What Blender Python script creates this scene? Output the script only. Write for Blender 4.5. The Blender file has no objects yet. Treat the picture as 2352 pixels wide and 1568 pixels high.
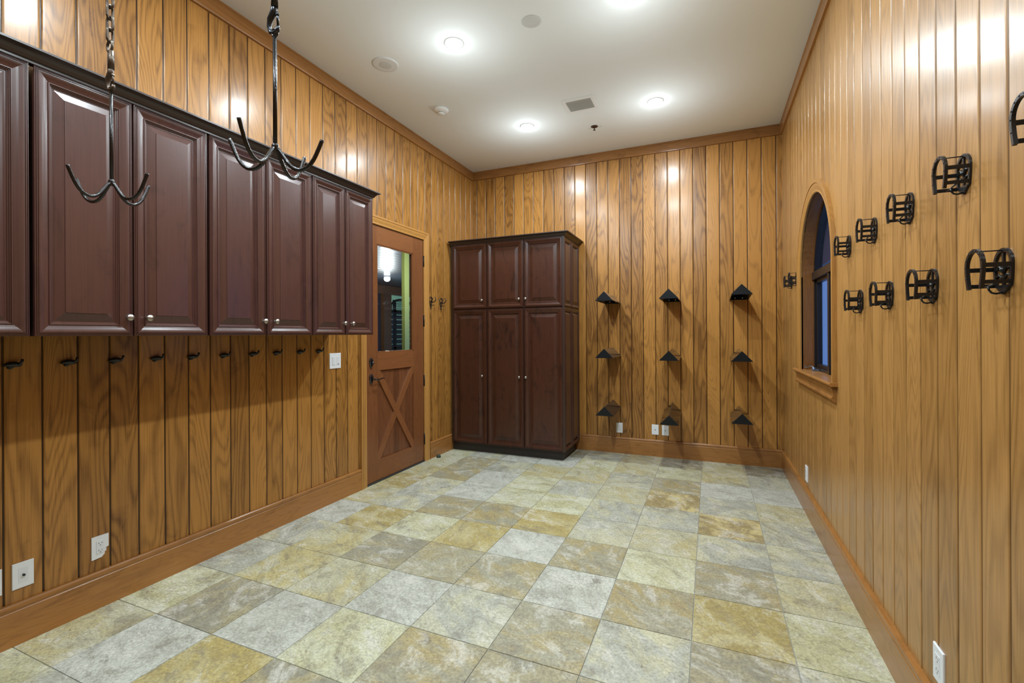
import bpy, bmesh, math, random
from math import sin, cos, pi, radians, sqrt, floor, ceil
from mathutils import Vector, Matrix

SC = bpy.context.scene
COL = SC.collection
random.seed(7)

# room, metres: left wall x=0, right wall x=W, far wall y=0 (camera looks toward +y), ceiling z=H
W, H, YB = 3.560, 3.508, -8.6

# ---------------------------------------------------------------- materials
def srgb(r, g, b):
    f = lambda c: ((c / 255) / 12.92 if c / 255 <= .04045 else ((c / 255 + .055) / 1.055) ** 2.4)
    return (f(r), f(g), f(b), 1)

class NT:
    def __init__(s, name):
        s.m = bpy.data.materials.new(name); s.m.use_nodes = True
        s.t = s.m.node_tree; s.t.nodes.clear()
        s.out = s.n('ShaderNodeOutputMaterial')
    def n(s, typ, **kw):
        nd = s.t.nodes.new(typ)
        for k, v in kw.items(): setattr(nd, k, v)
        return nd
    def l(s, a, b): s.t.links.new(a, b)
    def val(s, sock, v):
        if isinstance(v, bpy.types.NodeSocket): s.l(v, sock)
        else: sock.default_value = v
    def math(s, op, a, b=0.0, c=0.0):
        nd = s.n('ShaderNodeMath', operation=op)
        s.val(nd.inputs[0], a); s.val(nd.inputs[1], b); s.val(nd.inputs[2], c)
        return nd.outputs[0]
    def comb(s, x, y, z):
        nd = s.n('ShaderNodeCombineXYZ')
        for i, v in enumerate((x, y, z)): s.val(nd.inputs[i], v)
        return nd.outputs[0]
    def noise(s, vec, scale=1, detail=2, rough=.5, dist=0.0, w=None):
        nd = s.n('ShaderNodeTexNoise')
        if w is not None: nd.noise_dimensions = '4D'; s.val(nd.inputs['W'], w)
        s.l(vec, nd.inputs['Vector'])
        nd.inputs['Scale'].default_value = scale; nd.inputs['Detail'].default_value = detail
        nd.inputs['Roughness'].default_value = rough; nd.inputs['Distortion'].default_value = dist
        return nd.outputs[0]
    def mix(s, f, a, b, typ='MIX'):
        nd = s.n('ShaderNodeMix', data_type='RGBA', blend_type=typ)
        s.val(nd.inputs[0], f); s.val(nd.inputs[6], a); s.val(nd.inputs[7], b)
        return nd.outputs[2]
    def ramp(s, f, lo, hi):
        nd = s.n('ShaderNodeMapRange', interpolation_type='SMOOTHSTEP')
        s.val(nd.inputs[0], f); nd.inputs[1].default_value = lo; nd.inputs[2].default_value = hi
        return nd.outputs[0]
    def bsdf(s, base, rough=.5, metal=0, coat=0, coat_r=.1, spec=.5, normal=None):
        b = s.n('ShaderNodeBsdfPrincipled')
        s.val(b.inputs['Base Color'], base); s.val(b.inputs['Roughness'], rough)
        b.inputs['Metallic'].default_value = metal
        b.inputs['Coat Weight'].default_value = coat; b.inputs['Coat Roughness'].default_value = coat_r
        b.inputs['Specular IOR Level'].default_value = spec
        if normal is not None: s.l(normal, b.inputs['Normal'])
        s.l(b.outputs[0], s.out.inputs[0]); return b
    def bump(s, h, strength=.2, dist=.002):
        nd = s.n('ShaderNodeBump'); nd.inputs['Strength'].default_value = strength
        nd.inputs['Distance'].default_value = dist; s.l(h, nd.inputs['Height']); return nd.outputs[0]

def plain(name, col, rough=.5, metal=0, coat=0, coat_r=.08, spec=.5):
    t = NT(name); t.bsdf(col, rough, metal, coat, coat_r, spec); return t.m

BW = .1325   # width of one wall board
def wood(name, light, dark, along='Z', across='Y', board=None, off=0.0, rough=.38, coat=.48, coat_r=.21,
         ring=22., amp=1.0, vary=.5, stain=.35, groove=0.034):
    """Stained pine: contour lines of a stretched noise give cathedral grain; each board gets its own offset and tone."""
    t = NT(name)
    tc = t.n('ShaderNodeTexCoord'); sp = t.n('ShaderNodeSeparateXYZ'); t.l(tc.outputs['Object'], sp.inputs[0])
    ax = {'X': sp.outputs[0], 'Y': sp.outputs[1], 'Z': sp.outputs[2]}
    u, v = ax[across], ax[along]
    third = ax[[k for k in 'XYZ' if k not in (along, across)][0]]
    if board:
        bid = t.math('FLOOR', t.math('DIVIDE', t.math('SUBTRACT', u, off), board))
    else:
        bid = t.math('MULTIPLY', 0.0, 0.0)
    oi = t.n('ShaderNodeObjectInfo')
    bid2 = t.math('ADD', bid, t.math('MULTIPLY', oi.outputs['Random'], 0.0 if board else 40.0))
    wn = t.n('ShaderNodeTexWhiteNoise', noise_dimensions='1D'); t.l(bid2, wn.inputs['W'])
    rs = t.n('ShaderNodeSeparateColor'); t.l(wn.outputs['Color'], rs.inputs[0])
    r1, r2, r3 = rs.outputs[0], rs.outputs[1], rs.outputs[2]
    seed = t.math('MULTIPLY', r1, 60.0)
    vec = t.comb(t.math('MULTIPLY', u, 6.0), t.math('MULTIPLY', v, .75), t.math('ADD', t.math('MULTIPLY', third, 5.0), seed))
    n1 = t.noise(vec, 1.0, 1.5, .45, .25)
    rings = t.math('SINE', t.math('MULTIPLY', n1, t.math('ADD', ring * 3.0, t.math('MULTIPLY', r2, ring * 5.0))))
    rings = t.math('POWER', t.math('MULTIPLY_ADD', rings, .5, .5), 2.2)
    vec2 = t.comb(t.math('MULTIPLY', u, 210.), t.math('MULTIPLY', v, 3.5), t.math('ADD', t.math('MULTIPLY', third, 200.), seed))
    fib = t.noise(vec2, 1.0, 2.0, .6)
    vec3 = t.comb(t.math('MULTIPLY', u, 9.), t.math('MULTIPLY', v, 4.0), seed)
    blot = t.ramp(t.noise(vec3, 1.0, 4.0, .65, 1.2), .50, .80)
    f = t.math('MULTIPLY', rings, .38 * amp)
    f = t.math('ADD', f, t.math('MULTIPLY', t.ramp(fib, .3, .75), .34))
    f = t.math('ADD', f, t.math('MULTIPLY', blot, stain))
    f = t.math('ADD', f, t.math('MULTIPLY', t.math('SUBTRACT', r3, .5), vary))
    cl = t.n('ShaderNodeClamp'); t.l(f, cl.inputs[0])
    col = t.mix(cl.outputs[0], light, dark)
    if board and groove:      # stain in the grooves between the boards, with crease shade painted into it
        fr_ = t.math('FRACT', t.math('DIVIDE', t.math('SUBTRACT', u, off), board))
        ed = t.math('MINIMUM', fr_, t.math('SUBTRACT', 1.0, fr_))
        col = t.mix(t.math('SUBTRACT', 1.0, t.ramp(ed, groove * .45, groove)), col, (.030, .011, .003, 1))
    bm_ = t.bump(t.math('ADD', t.math('MULTIPLY', fib, .35), t.math('MULTIPLY', rings, .25)), .12, .0012)
    t.bsdf(col, rough, 0, coat, coat_r, .28, bm_)
    return t.m

PL, PD = (.450, .206, .045, 1), (.125, .046, .0075, 1)
M = {}
M['pine_left'] = wood('stained_pine_left', PL, PD, 'Z', 'Y', BW, -4.436)
M['pine_right'] = wood('stained_pine_right', (.450, .228, .068, 1), (.185, .083, .019, 1), 'Z', 'Y', BW, -3.889, amp=.8, stain=.25)
M['pine_back'] = wood('stained_pine_back', PL, PD, 'Z', 'X', BW, 1.650, vary=.7)
M['trim_y'] = wood('stained_trim_along_y', (.36, .155, .040, 1), (.135, .052, .013, 1), 'Y', 'Z', amp=.45, stain=.5)
M['trim_x'] = wood('stained_trim_along_x', (.36, .155, .040, 1), (.135, .052, .013, 1), 'X', 'Z', amp=.45, stain=.5)
M['trim_z'] = wood('stained_trim_upright', (.45, .218, .056, 1), (.21, .090, .021, 1), 'Z', 'Y', amp=.4, stain=.2)
M['door_wood'] = wood('mahogany_door_upright', (.225, .082, .029, 1), (.110, .038, .014, 1), 'Z', 'Y', amp=.5, rough=.35, coat=.4)
M['door_rail'] = wood('mahogany_door_rail', (.225, .082, .029, 1), (.110, .038, .014, 1), 'Y', 'Z', amp=.5, rough=.35, coat=.4)
M['door_board'] = wood('mahogany_door_boards', (.190, .068, .026, 1), (.075, .027, .012, 1), 'Z', 'Y', .0935, -1.92, amp=.4, rough=.35, coat=.4, vary=.8, groove=0)
M['reveal'] = wood('window_jamb_wood', (.27, .110, .028, 1), (.12, .044, .011, 1), 'Z', 'X', amp=.3, stain=.6)
CL, CD = (.070, .027, .021, 1), (.032, .0130, .0108, 1)
M['cherry_y'] = wood('dark_cherry_y', CL, CD, 'Z', 'Y', amp=.12, rough=.33, coat=.65, coat_r=.22, stain=.55, vary=.25)
M['cherry_x'] = wood('dark_cherry_x', (.066, .021, .011, 1), (.015, .0062, .0046, 1), 'Z', 'X', amp=.25, rough=.36, coat=.45, coat_r=.17, stain=.8, vary=.5)
M['cherry_box'] = plain('dark_cherry_edge', (.030, .016, .012, 1), .4, 0, .3, .2)
M['kick'] = plain('dark_kick_board', (.020, .015, .013, 1), .45)
def paint(name, col, rough=.7):
    t = NT(name); tc = t.n('ShaderNodeTexCoord')
    n = t.noise(tc.outputs['Object'], 140, 3, .6)
    t.bsdf(col, rough, spec=.3, normal=t.bump(n, .08, .001)); return t.m
M['ceiling'] = paint('off_white_ceiling_paint', (.845, .862, .845, 1), .8)
M['white'] = plain('white_plastic', (.80, .82, .86, 1), .35)
M['white_dim'] = plain('white_rocker_plastic', (.74, .76, .80, 1), .3)
M['slot'] = plain('dark_slot', (.03, .03, .03, 1), .6)
M['grille'] = plain('speaker_grille_grey', (.62, .62, .60, 1), .7)
M['plate_grey'] = plain('ceiling_plate_white', (.74, .74, .73, 1), .6)
M['vent_white'] = plain('vent_frame_white', (.84, .84, .82, 1), .6)
M['vent_slat'] = plain('vent_slat_grey', (.40, .39, .35, 1), .5)
M['iron'] = plain('black_cast_iron', (.008, .0085, .010, 1), .36, 0, .2, .10, .35)
M['steel_black'] = plain('gloss_black_powder_coat', (.0085, .009, .011, 1), .12, 0, .35, .04, .5)
M['front_black'] = plain('satin_black_end_plate', (.008, .010, .012, 1), .32, 0, .05, .2, .22)
def hammered(name, base, rough, metal):
    t = NT(name); tc = t.n('ShaderNodeTexCoord')
    n = t.noise(tc.outputs['Object'], 260, 2, .6)
    t.bsdf(base, rough, metal, .3, .1, .6, t.bump(n, .5, .002)); return t.m
M['chain'] = hammered('rusty_dark_chain', (.085, .060, .042, 1), .42, .75)
M['prong'] = hammered('dark_forged_rod', (.028, .026, .027, 1), .24, .7)
M['snap'] = plain('dark_gunmetal', (.05, .055, .065, 1), .28, .85)
M['nickel'] = plain('brushed_nickel', (.42, .39, .36, 1), .34, 1.0)
M['bolt'] = plain('pale_zinc_bolt', (.75, .75, .70, 1), .4, .3)
M['bronze'] = plain('dark_bronze_gloss', (.015, .016, .022, 1), .14, .5, 1.0, .04)
M['hinge'] = plain('dark_hinge_metal', (.022, .016, .014, 1), .4, .6)
M['copper'] = plain('brown_sprinkler_metal', (.09, .05, .04, 1), .4, .6)
M['frame_black'] = plain('black_window_frame', (.012, .009, .009, 1), .36, 0, .1, .1, .35)
M['crank'] = plain('grey_blue_crank_metal', (.20, .23, .30, 1), .3, .7)
M['stopper'] = plain('dark_rubber', (.02, .035, .028, 1), .4)
M['hall_dark'] = plain('dark_hall_planks', (.026, .032, .042, 1), .38, 0, .25, .12)
M['lime'] = plain('lime_green_paint', srgb(182, 202, 122), .6)
M['hall_brown'] = wood('hall_beam_wood', (.17, .085, .038, 1), (.07, .032, .014, 1), 'Y', 'Z', amp=.4)
M['hall_floor'] = plain('hall_floor', (.12, .10, .08, 1), .6)
M['dusk_wall'] = plain('stall_inside_paint', srgb(170, 190, 120), .7)
M['eave'] = plain('dark_eave_boards', (.03, .03, .035, 1), .7)
M['gravel'] = plain('outside_ground', (.10, .13, .16, 1), .9)
def emis(name, col, st):
    t = NT(name); e = t.n('ShaderNodeEmission'); e.inputs[0].default_value = col; e.inputs[1].default_value = st
    t.l(e.outputs[0], t.out.inputs[0]); return t.m
LAMPCOL = (.83, .945, 1.0, 1)
M['lens'] = emis('lit_lamp_lens', LAMPCOL, 90)
M['lens2'] = emis('lit_hall_lamp', (.95, .98, 1, 1), 9)
def glass(name):
    t = NT(name)
    tr = t.n('ShaderNodeBsdfTransparent'); tr.inputs[0].default_value = (.93, .96, .95, 1)
    gl = t.n('ShaderNodeBsdfGlossy'); gl.inputs['Roughness'].default_value = .01
    lw = t.n('ShaderNodeLayerWeight'); fr_ = t.math('MULTIPLY_ADD', t.math('POWER', lw.outputs['Facing'], 5.0), .7, .035)
    mx = t.n('ShaderNodeMixShader'); t.l(fr_, mx.inputs[0]); t.l(tr.outputs[0], mx.inputs[1]); t.l(gl.outputs[0], mx.inputs[2])
    t.l(mx.outputs[0], t.out.inputs[0]); return t.m
M['glass'] = glass('clear_glass')

def floor_mat():
    t = NT('slate_look_tiles')
    a = t.n('ShaderNodeAttribute', attribute_name='tile'); b = t.n('ShaderNodeAttribute', attribute_name='accent')
    sd = t.n('ShaderNodeAttribute', attribute_name='seed')
    tc = t.n('ShaderNodeTexCoord')
    sps = t.n('ShaderNodeSeparateColor'); t.l(sd.outputs['Color'], sps.inputs[0])
    rot = t.n('ShaderNodeVectorRotate', rotation_type='Z_AXIS'); t.l(tc.outputs['Object'], rot.inputs['Vector'])
    t.l(t.math('MULTIPLY', sps.outputs[1], 1.3), rot.inputs['Angle'])
    mp = t.n('ShaderNodeVectorMath', operation='MULTIPLY'); t.l(rot.outputs[0], mp.inputs[0]); mp.inputs[1].default_value = (1.0, 1.5, 1)
    w = t.math('MULTIPLY', sps.outputs[0], 300.)
    big = t.noise(mp.outputs[0], 2.6, 6, .62, 1.4, w=w)
    mid = t.noise(mp.outputs[0], 3.4, 10, .76, 1.3, w=t.math('ADD', w, 7.))
    fine = t.noise(tc.outputs['Object'], 75, 6, .75, .3)
    vein = t.noise(mp.outputs[0], 3.2, 8, .66, 2.4, w=t.math('ADD', w, 3.))
    line = t.math('SUBTRACT', 1.0, t.ramp(t.math('ABSOLUTE', t.math('SUBTRACT', vein, .5)), 0.0, .030))
    amount = t.math('MULTIPLY', t.ramp(big, .43, .60), sps.outputs[2])
    col = t.mix(amount, a.outputs['Color'], b.outputs['Color'])
    # sharp-edged mineral patches
    pt = t.noise(mp.outputs[0], 2.2, 10, .74, 1.0, w=t.math('ADD', w, 11.))
    edge = t.math('MULTIPLY', t.ramp(pt, .555, .585), .55)
    col = t.mix(edge, col, b.outputs['Color'])
    pt2 = t.noise(mp.outputs[0], 2.8, 12, .78, .8, w=t.math('ADD', w, 17.))
    col = t.mix(t.math('MULTIPLY', t.ramp(pt2, .60, .635), .65), col, (.155, .132, .098, 1))
    col = t.mix(t.math('MULTIPLY', t.math('SUBTRACT', 1.0, t.ramp(pt2, .355, .39)), .55), col, (.60, .595, .545, 1))
    # dark mottling and pale bloom
    dk = t.math('MULTIPLY', t.ramp(mid, .50, .65), .58)
    col = t.mix(dk, col, (.19, .165, .125, 1))
    lt = t.math('MULTIPLY', t.ramp(t.math('SUBTRACT', 1.0, mid), .51, .62), .58)
    col = t.mix(lt, col, (.62, .60, .53, 1))
    col = t.mix(t.math('MULTIPLY', line, .30), col, (.16, .13, .10, 1))
    ff = t.n('ShaderNodeMapRange'); t.l(fine, ff.inputs[0]); ff.inputs[1].default_value = .3; ff.inputs[2].default_value = .7
    ff.inputs[3].default_value = .60; ff.inputs[4].default_value = 1.30
    col = t.mix(1.0, col, t.comb(ff.outputs[0], ff.outputs[0], ff.outputs[0]), 'MULTIPLY')
    nrm = t.bump(t.math('ADD', fine, t.math('MULTIPLY', mid, .8)), .25, .002)
    t.bsdf(col, t.math('MULTIPLY_ADD', mid, .25, .30), 0, 0, .1, .4, nrm)
    return t.m
M['floor'] = floor_mat()
M['grout'] = plain('grey_grout', (.29, .285, .255, 1), .8)

# ---------------------------------------------------------------- mesh helpers
class MB:
    def __init__(s): s.v = []; s.f = []; s.sm = []
    def add(s, vs, fs, smooth=False):
        b = len(s.v); s.v += [tuple(v) for v in vs]
        s.f += [tuple(b + i for i in f) for f in fs]; s.sm += [smooth] * len(fs); return s
    def box(s, x0, x1, y0, y1, z0, z1, bev=0.0):
        x0, x1 = min(x0, x1), max(x0, x1); y0, y1 = min(y0, y1), max(y0, y1); z0, z1 = min(z0, z1), max(z0, z1)
        if bev <= 0:
            vs = [(x, y, z) for x in (x0, x1) for y in (y0, y1) for z in (z0, z1)]
            return s.add(vs, [(0, 1, 3, 2), (4, 6, 7, 5), (0, 4, 5, 1), (2, 3, 7, 6), (0, 2, 6, 4), (1, 5, 7, 3)])
        bm = bmesh.new()
        bmesh.ops.create_cube(bm, size=1)
        for v in bm.verts:
            v.co = Vector(((x0 + x1) / 2 + v.co.x * (x1 - x0), (y0 + y1) / 2 + v.co.y * (y1 - y0), (z0 + z1) / 2 + v.co.z * (z1 - z0)))
        bmesh.ops.bevel(bm, geom=list(bm.edges), offset=bev, segments=2, affect='EDGES', profile=.6)
        s.bm(bm); return s
    def bm(s, bm, smooth=False):
        bm.verts.ensure_lookup_table(); bm.verts.index_update()
        s.add([v.co[:] for v in bm.verts], [[v.index for v in f.verts] for f in bm.faces], smooth); bm.free(); return s
    def tube(s, pts, r, seg=10, closed=False, caps=True, up=None, flat=1.0):
        pts = [Vector(p) for p in pts]; n = len(pts)
        rs = r if isinstance(r, (list, tuple)) else [r] * n
        rings = []; prev = Vector(up) if up else None
        for i, p in enumerate(pts):
            if closed: d = pts[(i + 1) % n] - pts[i - 1]
            else: d = (pts[min(i + 1, n - 1)] - pts[max(i - 1, 0)])
            d.normalize()
            if prev is None: prev = Vector((0, 0, 1)) if abs(d.z) < .9 else Vector((1, 0, 0))
            a = prev - d * prev.dot(d)
            if a.length < 1e-6: a = Vector((1, 0, 0)) - d * d.x
            a.normalize(); b = d.cross(a); prev = a
            rings.append([p + (a * cos(2 * pi * k / seg) + b * sin(2 * pi * k / seg) * flat) * rs[i] for k in range(seg)])
        vs = [v for R in rings for v in R]; fs = []
        for i in range(n if closed else n - 1):
            j = (i + 1) % n
            for k in range(seg):
                fs.append((i * seg + k, i * seg + (k + 1) % seg, j * seg + (k + 1) % seg, j * seg + k))
        s.add(vs, fs, True)
        if caps and not closed:
            b = len(s.v) - len(vs)
            s.f.append(tuple(b + k for k in reversed(range(seg)))); s.sm.append(False)
            s.f.append(tuple(b + (n - 1) * seg + k for k in range(seg))); s.sm.append(False)
        return s
    def lathe(s, prof, o=(0, 0, 0), axis='z', seg=28, sx=1.0, sy=1.0, smooth=True):
        """prof: (radius, height) pairs along the axis."""
        o = Vector(o); vs = []; fs = []
        for (r, h) in prof:
            for k in range(seg):
                a = 2 * pi * k / seg; p, q = r * cos(a) * sx, r * sin(a) * sy
                vs.append(o + Vector({'z': (p, q, h), '-z': (p, -q, -h), 'x': (h, p, q), '-x': (-h, -p, q), 'y': (-p, h, q), '-y': (p, -h, q)}[axis]))
        n = len(prof)
        for i in range(n - 1):
            for k in range(seg):
                fs.append((i * seg + k, i * seg + (k + 1) % seg, (i + 1) * seg + (k + 1) % seg, (i + 1) * seg + k))
        s.add(vs, fs, smooth)
        b = len(s.v) - len(vs)
        if prof[0][0] > 1e-5: s.f.append(tuple(b + k for k in reversed(range(seg)))); s.sm.append(False)
        if prof[-1][0] > 1e-5: s.f.append(tuple(b + (n - 1) * seg + k for k in range(seg))); s.sm.append(False)
        return s
    def prism(s, poly, d0, d1, plane='yz'):
        """poly in the plane, extruded along the remaining axis from d0 to d1"""
        g = {'yz': lambda a, b, d: (d, a, b), 'xz': lambda a, b, d: (a, d, b), 'xy': lambda a, b, d: (a, b, d)}[plane]
        n = len(poly); vs = [g(a, b, d0) for a, b in poly] + [g(a, b, d1) for a, b in poly]
        fs = [tuple(range(n)), tuple(reversed(range(n, 2 * n)))] + [(i, n + i, n + (i + 1) % n, (i + 1) % n) for i in range(n)]
        return s.add(vs, fs)
    def sweep(s, path, prof, plane, closed=False, smooth=False):
        """path: 2D points with the profile's first axis offset to the left of travel; prof: (offset, protrusion).
        plane(a, b, t) -> xyz"""
        n = len(path); rows = []
        for i in range(n):
            p = Vector(path[i])
            d0 = (Vector(path[i]) - Vector(path[i - 1])).normalized() if (i > 0 or closed) else None
            d1 = (Vector(path[(i + 1) % n]) - Vector(path[i])).normalized() if (i < n - 1 or closed) else None
            if d0 is None: d0 = d1
            if d1 is None: d1 = d0
            n0 = Vector((-d0.y, d0.x)); n1 = Vector((-d1.y, d1.x)); m = (n0 + n1); m = m / max(m.dot(n0), .2)
            rows.append([plane(p.x + m.x * o, p.y + m.y * o, t) for o, t in prof])
        k = len(prof); vs = [v for r in rows for v in r]; fs = []
        for i in range(n if closed else n - 1):
            j = (i + 1) % n
            for q in range(k): fs.append((i * k + q, j * k + q, j * k + (q + 1) % k, i * k + (q + 1) % k))
        if not closed:
            fs += [tuple(reversed(range(k))), tuple((n - 1) * k + q for q in range(k))]
        return s.add(vs, fs, smooth)
    def rings(s, w, h, prof, place):
        """concentric rectangles: prof (inset, height); place(u, v, n) -> xyz; last ring is filled"""
        vs = []; fs = []
        for ins, ht in prof:
            vs += [place(ins, ins, ht), place(w - ins, ins, ht), place(w - ins, h - ins, ht), place(ins, h - ins, ht)]
        for i in range(len(prof) - 1):
            for k in range(4): fs.append((i * 4 + k, i * 4 + (k + 1) % 4, i * 4 + 4 + (k + 1) % 4, i * 4 + 4 + k))
        e = (len(prof) - 1) * 4
        fs += [(e, e + 1, e + 2, e + 3), (3, 2, 1, 0)]
        return s.add(vs, fs)
    def build(s, name, mat, parent=None, org=(0, 0, 0), fix=True):
        me = bpy.data.meshes.new(name)
        o_ = Vector(org)
        me.from_pydata([tuple(Vector(v) - o_) for v in s.v], [], s.f)
        if fix:
            bm = bmesh.new(); bm.from_mesh(me); bmesh.ops.recalc_face_normals(bm, faces=list(bm.faces)); 
            bm.to_mesh(me); bm.free()
        me.polygons.foreach_set('use_smooth', s.sm)
        me.materials.append(M[mat] if isinstance(mat, str) else mat)
        me.update()
        ob = bpy.data.objects.new(name, me); COL.objects.link(ob)
        if parent: ob.parent = parent
        else: ob.location = o_
        return ob

def tag(o, label=None, cat=None, group=None, kind=None):
    if label: o['label'] = label
    if cat: o['category'] = cat
    if group: o['group'] = group
    if kind: o['kind'] = kind
    return o
def struct(o, label=None):
    o['kind'] = 'structure'
    if label: o['label'] = label
    return o
def thing(name, label, cat, loc, group=None):
    o = bpy.data.objects.new(name, None); COL.objects.link(o); o.location = loc; o.empty_display_size = .05
    return tag(o, label, cat, group)
def dup(root, loc, label=None, group=None, rot=None):
    r = root.copy(); COL.objects.link(r); r.location = loc
    if rot: r.rotation_euler = rot
    if label: r['label'] = label
    if group: r['group'] = group
    def kids(src, dst):
        for ch in list(src.children):
            c = ch.copy(); COL.objects.link(c); c.parent = dst; kids(ch, c)
    kids(root, r); return r

# ---------------------------------------------------------------- walls of tongue-and-groove boards
def board_wall(name, mat, axis, pos, into, a0, a1, off, hole=None, extra=()):
    """axis 'y': wall in the plane x=pos, boards counted along y; into = +1/-1 direction of the room."""
    prof = [(0, -.0055), (.0016, -.0052), (.0028, -.0022), (.0050, -.0004), (.0085, 0), (.0120, 0)]
    pts = []
    k0 = int(floor((a0 - off) / BW)); k1 = int(ceil((a1 - off) / BW))
    for k in range(k0, k1):
        s = off + k * BW; e = s + BW
        q = [(s + .0008 + u, d) for u, d in prof] + [(e - .0008 - u, d) for u, d in reversed(prof)]
        pts += [(u, d) for u, d in q if a0 <= u <= a1]
    def depth(u):
        for i in range(len(pts) - 1):
            if pts[i][0] <= u <= pts[i + 1][0]:
                t = (u - pts[i][0]) / max(1e-9, pts[i + 1][0] - pts[i][0]); return pts[i][1] * (1 - t) + pts[i + 1][1] * t
        return 0
    more = [(u, depth(u)) for u in list(extra) + [a0, a1]]
    pts = sorted(set(pts + more))
    mb = MB()
    def P(u, d, z): return (pos + into * d, u, z) if axis == 'y' else (u, pos + into * d, z)
    def strips(pts, z0, z1, shift):
        for (u0, d0), (u1, d1) in zip(pts, pts[1:]):
            if u1 - u0 < 1e-6: continue
            h0 = hole(u0 + 1e-6) if hole else None; h1 = hole(u1 - 1e-6) if hole else None
            if h0 is None and h1 is None:
                mb.add([P(u0, d0 + shift, z0), P(u1, d1 + shift, z0), P(u1, d1 + shift, z1), P(u0, d0 + shift, z1)], [(0, 1, 2, 3)], True)
            else:
                h0 = h0 or h1; h1 = h1 or h0
                if h0[0] > z0: mb.add([P(u0, d0 + shift, z0), P(u1, d1 + shift, z0), P(u1, d1 + shift, h1[0]), P(u0, d0 + shift, h0[0])], [(0, 1, 2, 3)], True)
                mb.add([P(u0, d0 + shift, h0[1]), P(u1, d1 + shift, h1[1]), P(u1, d1 + shift, z1), P(u0, d0 + shift, z1)], [(0, 1, 2, 3)], True)
    strips(pts, 0, H, 0)
    flat = sorted(set([(a0, 0), (a1, 0)] + [(u, 0) for u in extra]))
    strips(flat, 0, H, -.12)
    ob = mb.build(name, mat, fix=False)
    bm = bmesh.new(); bm.from_mesh(ob.data); bmesh.ops.remove_doubles(bm, verts=list(bm.verts), dist=1e-5)
    want = Vector((into, 0, 0)) if axis == 'y' else Vector((0, into, 0))
    bm.normal_update()
    for f in bm.faces:
        if f.normal.dot(want) < 0: f.normal_flip()
    bm.to_mesh(ob.data); bm.free()
    return struct(ob)

DY0, DY1, DZ = -2.085, -1.159, 2.412       # door opening
def door_hole(u): return (0.0, DZ + .012) if DY0 - .012 < u < DY1 + .012 else None
AC, AR, AZ = -1.575, .527, 1.83            # window arch centre, radius, spring line
SILL = 1.085
def win_hole(u):
    d = abs(u - AC)
    return (SILL - .03, AZ + sqrt(max(0, (AR + .02) ** 2 - d * d))) if d < AR + .02 else None
wl = board_wall('wall_left', 'pine_left', 'y', 0.0, 1, YB, 0.0, -4.436, door_hole, (DY0 - .012, DY1 + .012))
wr = board_wall('wall_right', 'pine_right', 'y', W, -1, YB, 0.0, -3.889, win_hole, [AC + (AR + .02) * sin(radians(t)) for t in range(-90, 91, 6)])
wb = board_wall('wall_back', 'pine_back', 'x', 0.0, -1, 0.0, W, 1.650)
wf = board_wall('wall_front', 'pine_back', 'x', YB, 1, 0.0, W, 1.650)
wl['label'] = 'stained pine board wall behind the wall cabinets'; wr['label'] = 'stained pine board wall with the arched window'
wb['label'] = 'stained pine board wall behind the tall cabinet'
struct(MB().box(-.12, W + .12, YB - .12, .12, H, H + .12).build('ceiling', 'ceiling'), 'off-white painted ceiling')

# floor: one slab of grout, tiles as one mesh with a colour per tile
TILE = dict(W=(188, 189, 178), C=(192, 191, 164), G=(168, 169, 156), D=(142, 139, 122), Y=(166, 150, 96), M=(156, 152, 130), L=(180, 177, 150), O=(152, 136, 94))
ACC = dict(W=(172, 172, 160), C=(176, 172, 132), G=(188, 184, 154), D=(166, 156, 120), Y=(184, 174, 132), M=(166, 150, 104), L=(180, 168, 120), O=(200, 184, 132))
rows = ['CGGDGMDLD', 'CGWWCLCLG', 'CMGLLGMWW', 'LMWCGLOGL', 'YGWCCGGOG', 'LGMMYGLGG', 'WYCYWMCML', 'GLDMMWMYC', 'GLLWGMGDG',
        'CDWCMDDGL', 'LWYDGCWMG', 'CGLMWYGDC', 'GCDLWGMCY', 'LGWMCDGLW', 'YCGLDWMGC', 'GLCWYGLDM', 'WGMCLDGYC', 'CLGDWMCGL', 'GWLCMGDLC', 'LCGWGLYMC', 'GGCLDWGCL']
tx = [0.0] + [.336 + .4095 * k for k in range(8)] + [W]
ty = [0.0] + [-.390 - .4025 * k for k in range(20)] + [YB]
fm = MB(); cols = []; g = .0012; bv = .0012
rnd = random.Random(3)
for r in range(len(ty) - 1):
    for c in range(len(tx) - 1):
        ch = rows[r][c]; s1, s2, s3 = rnd.random(), rnd.random(), rnd.uniform(.55, 1.0)
        x0, x1, y1, y0 = tx[c] + g, tx[c + 1] - g, ty[r] - g, ty[r + 1] + g
        dz = rnd.uniform(-.0004, .0004)
        vs = [(x0, y0, -.004), (x1, y0, -.004), (x1, y1, -.004), (x0, y1, -.004),
              (x0 + bv, y0 + bv, dz), (x1 - bv, y0 + bv, dz), (x1 - bv, y1 - bv, dz), (x0 + bv, y1 - bv, dz)]
        fm.add(vs, [(4, 5, 6, 7), (0, 1, 5, 4), (1, 2, 6, 5), (2, 3, 7, 6), (3, 0, 4, 7)])
        j = rnd.uniform(.93, 1.06)
        A = [min(1, v * j) for v in srgb(*TILE[ch])[:3]]; B_ = srgb(*ACC[ch])[:3]
        cols += [(A, B_, (s1, s2, s3))] * 20
fo = fm.build('floor', 'floor', fix=False)
for i, nm in enumerate(('tile', 'accent', 'seed')):
    at = fo.data.color_attributes.new(nm, 'FLOAT_COLOR', 'CORNER')
    for q, cc in enumerate(cols): at.data[q].color = (*cc[i], 1)
struct(fo, 'slate-look square tiles in grey, cream and ochre')
struct(MB().box(-.12, W + .12, YB, 0.12, -.10, -.0035).build('floor_grout', 'grout'))

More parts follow.
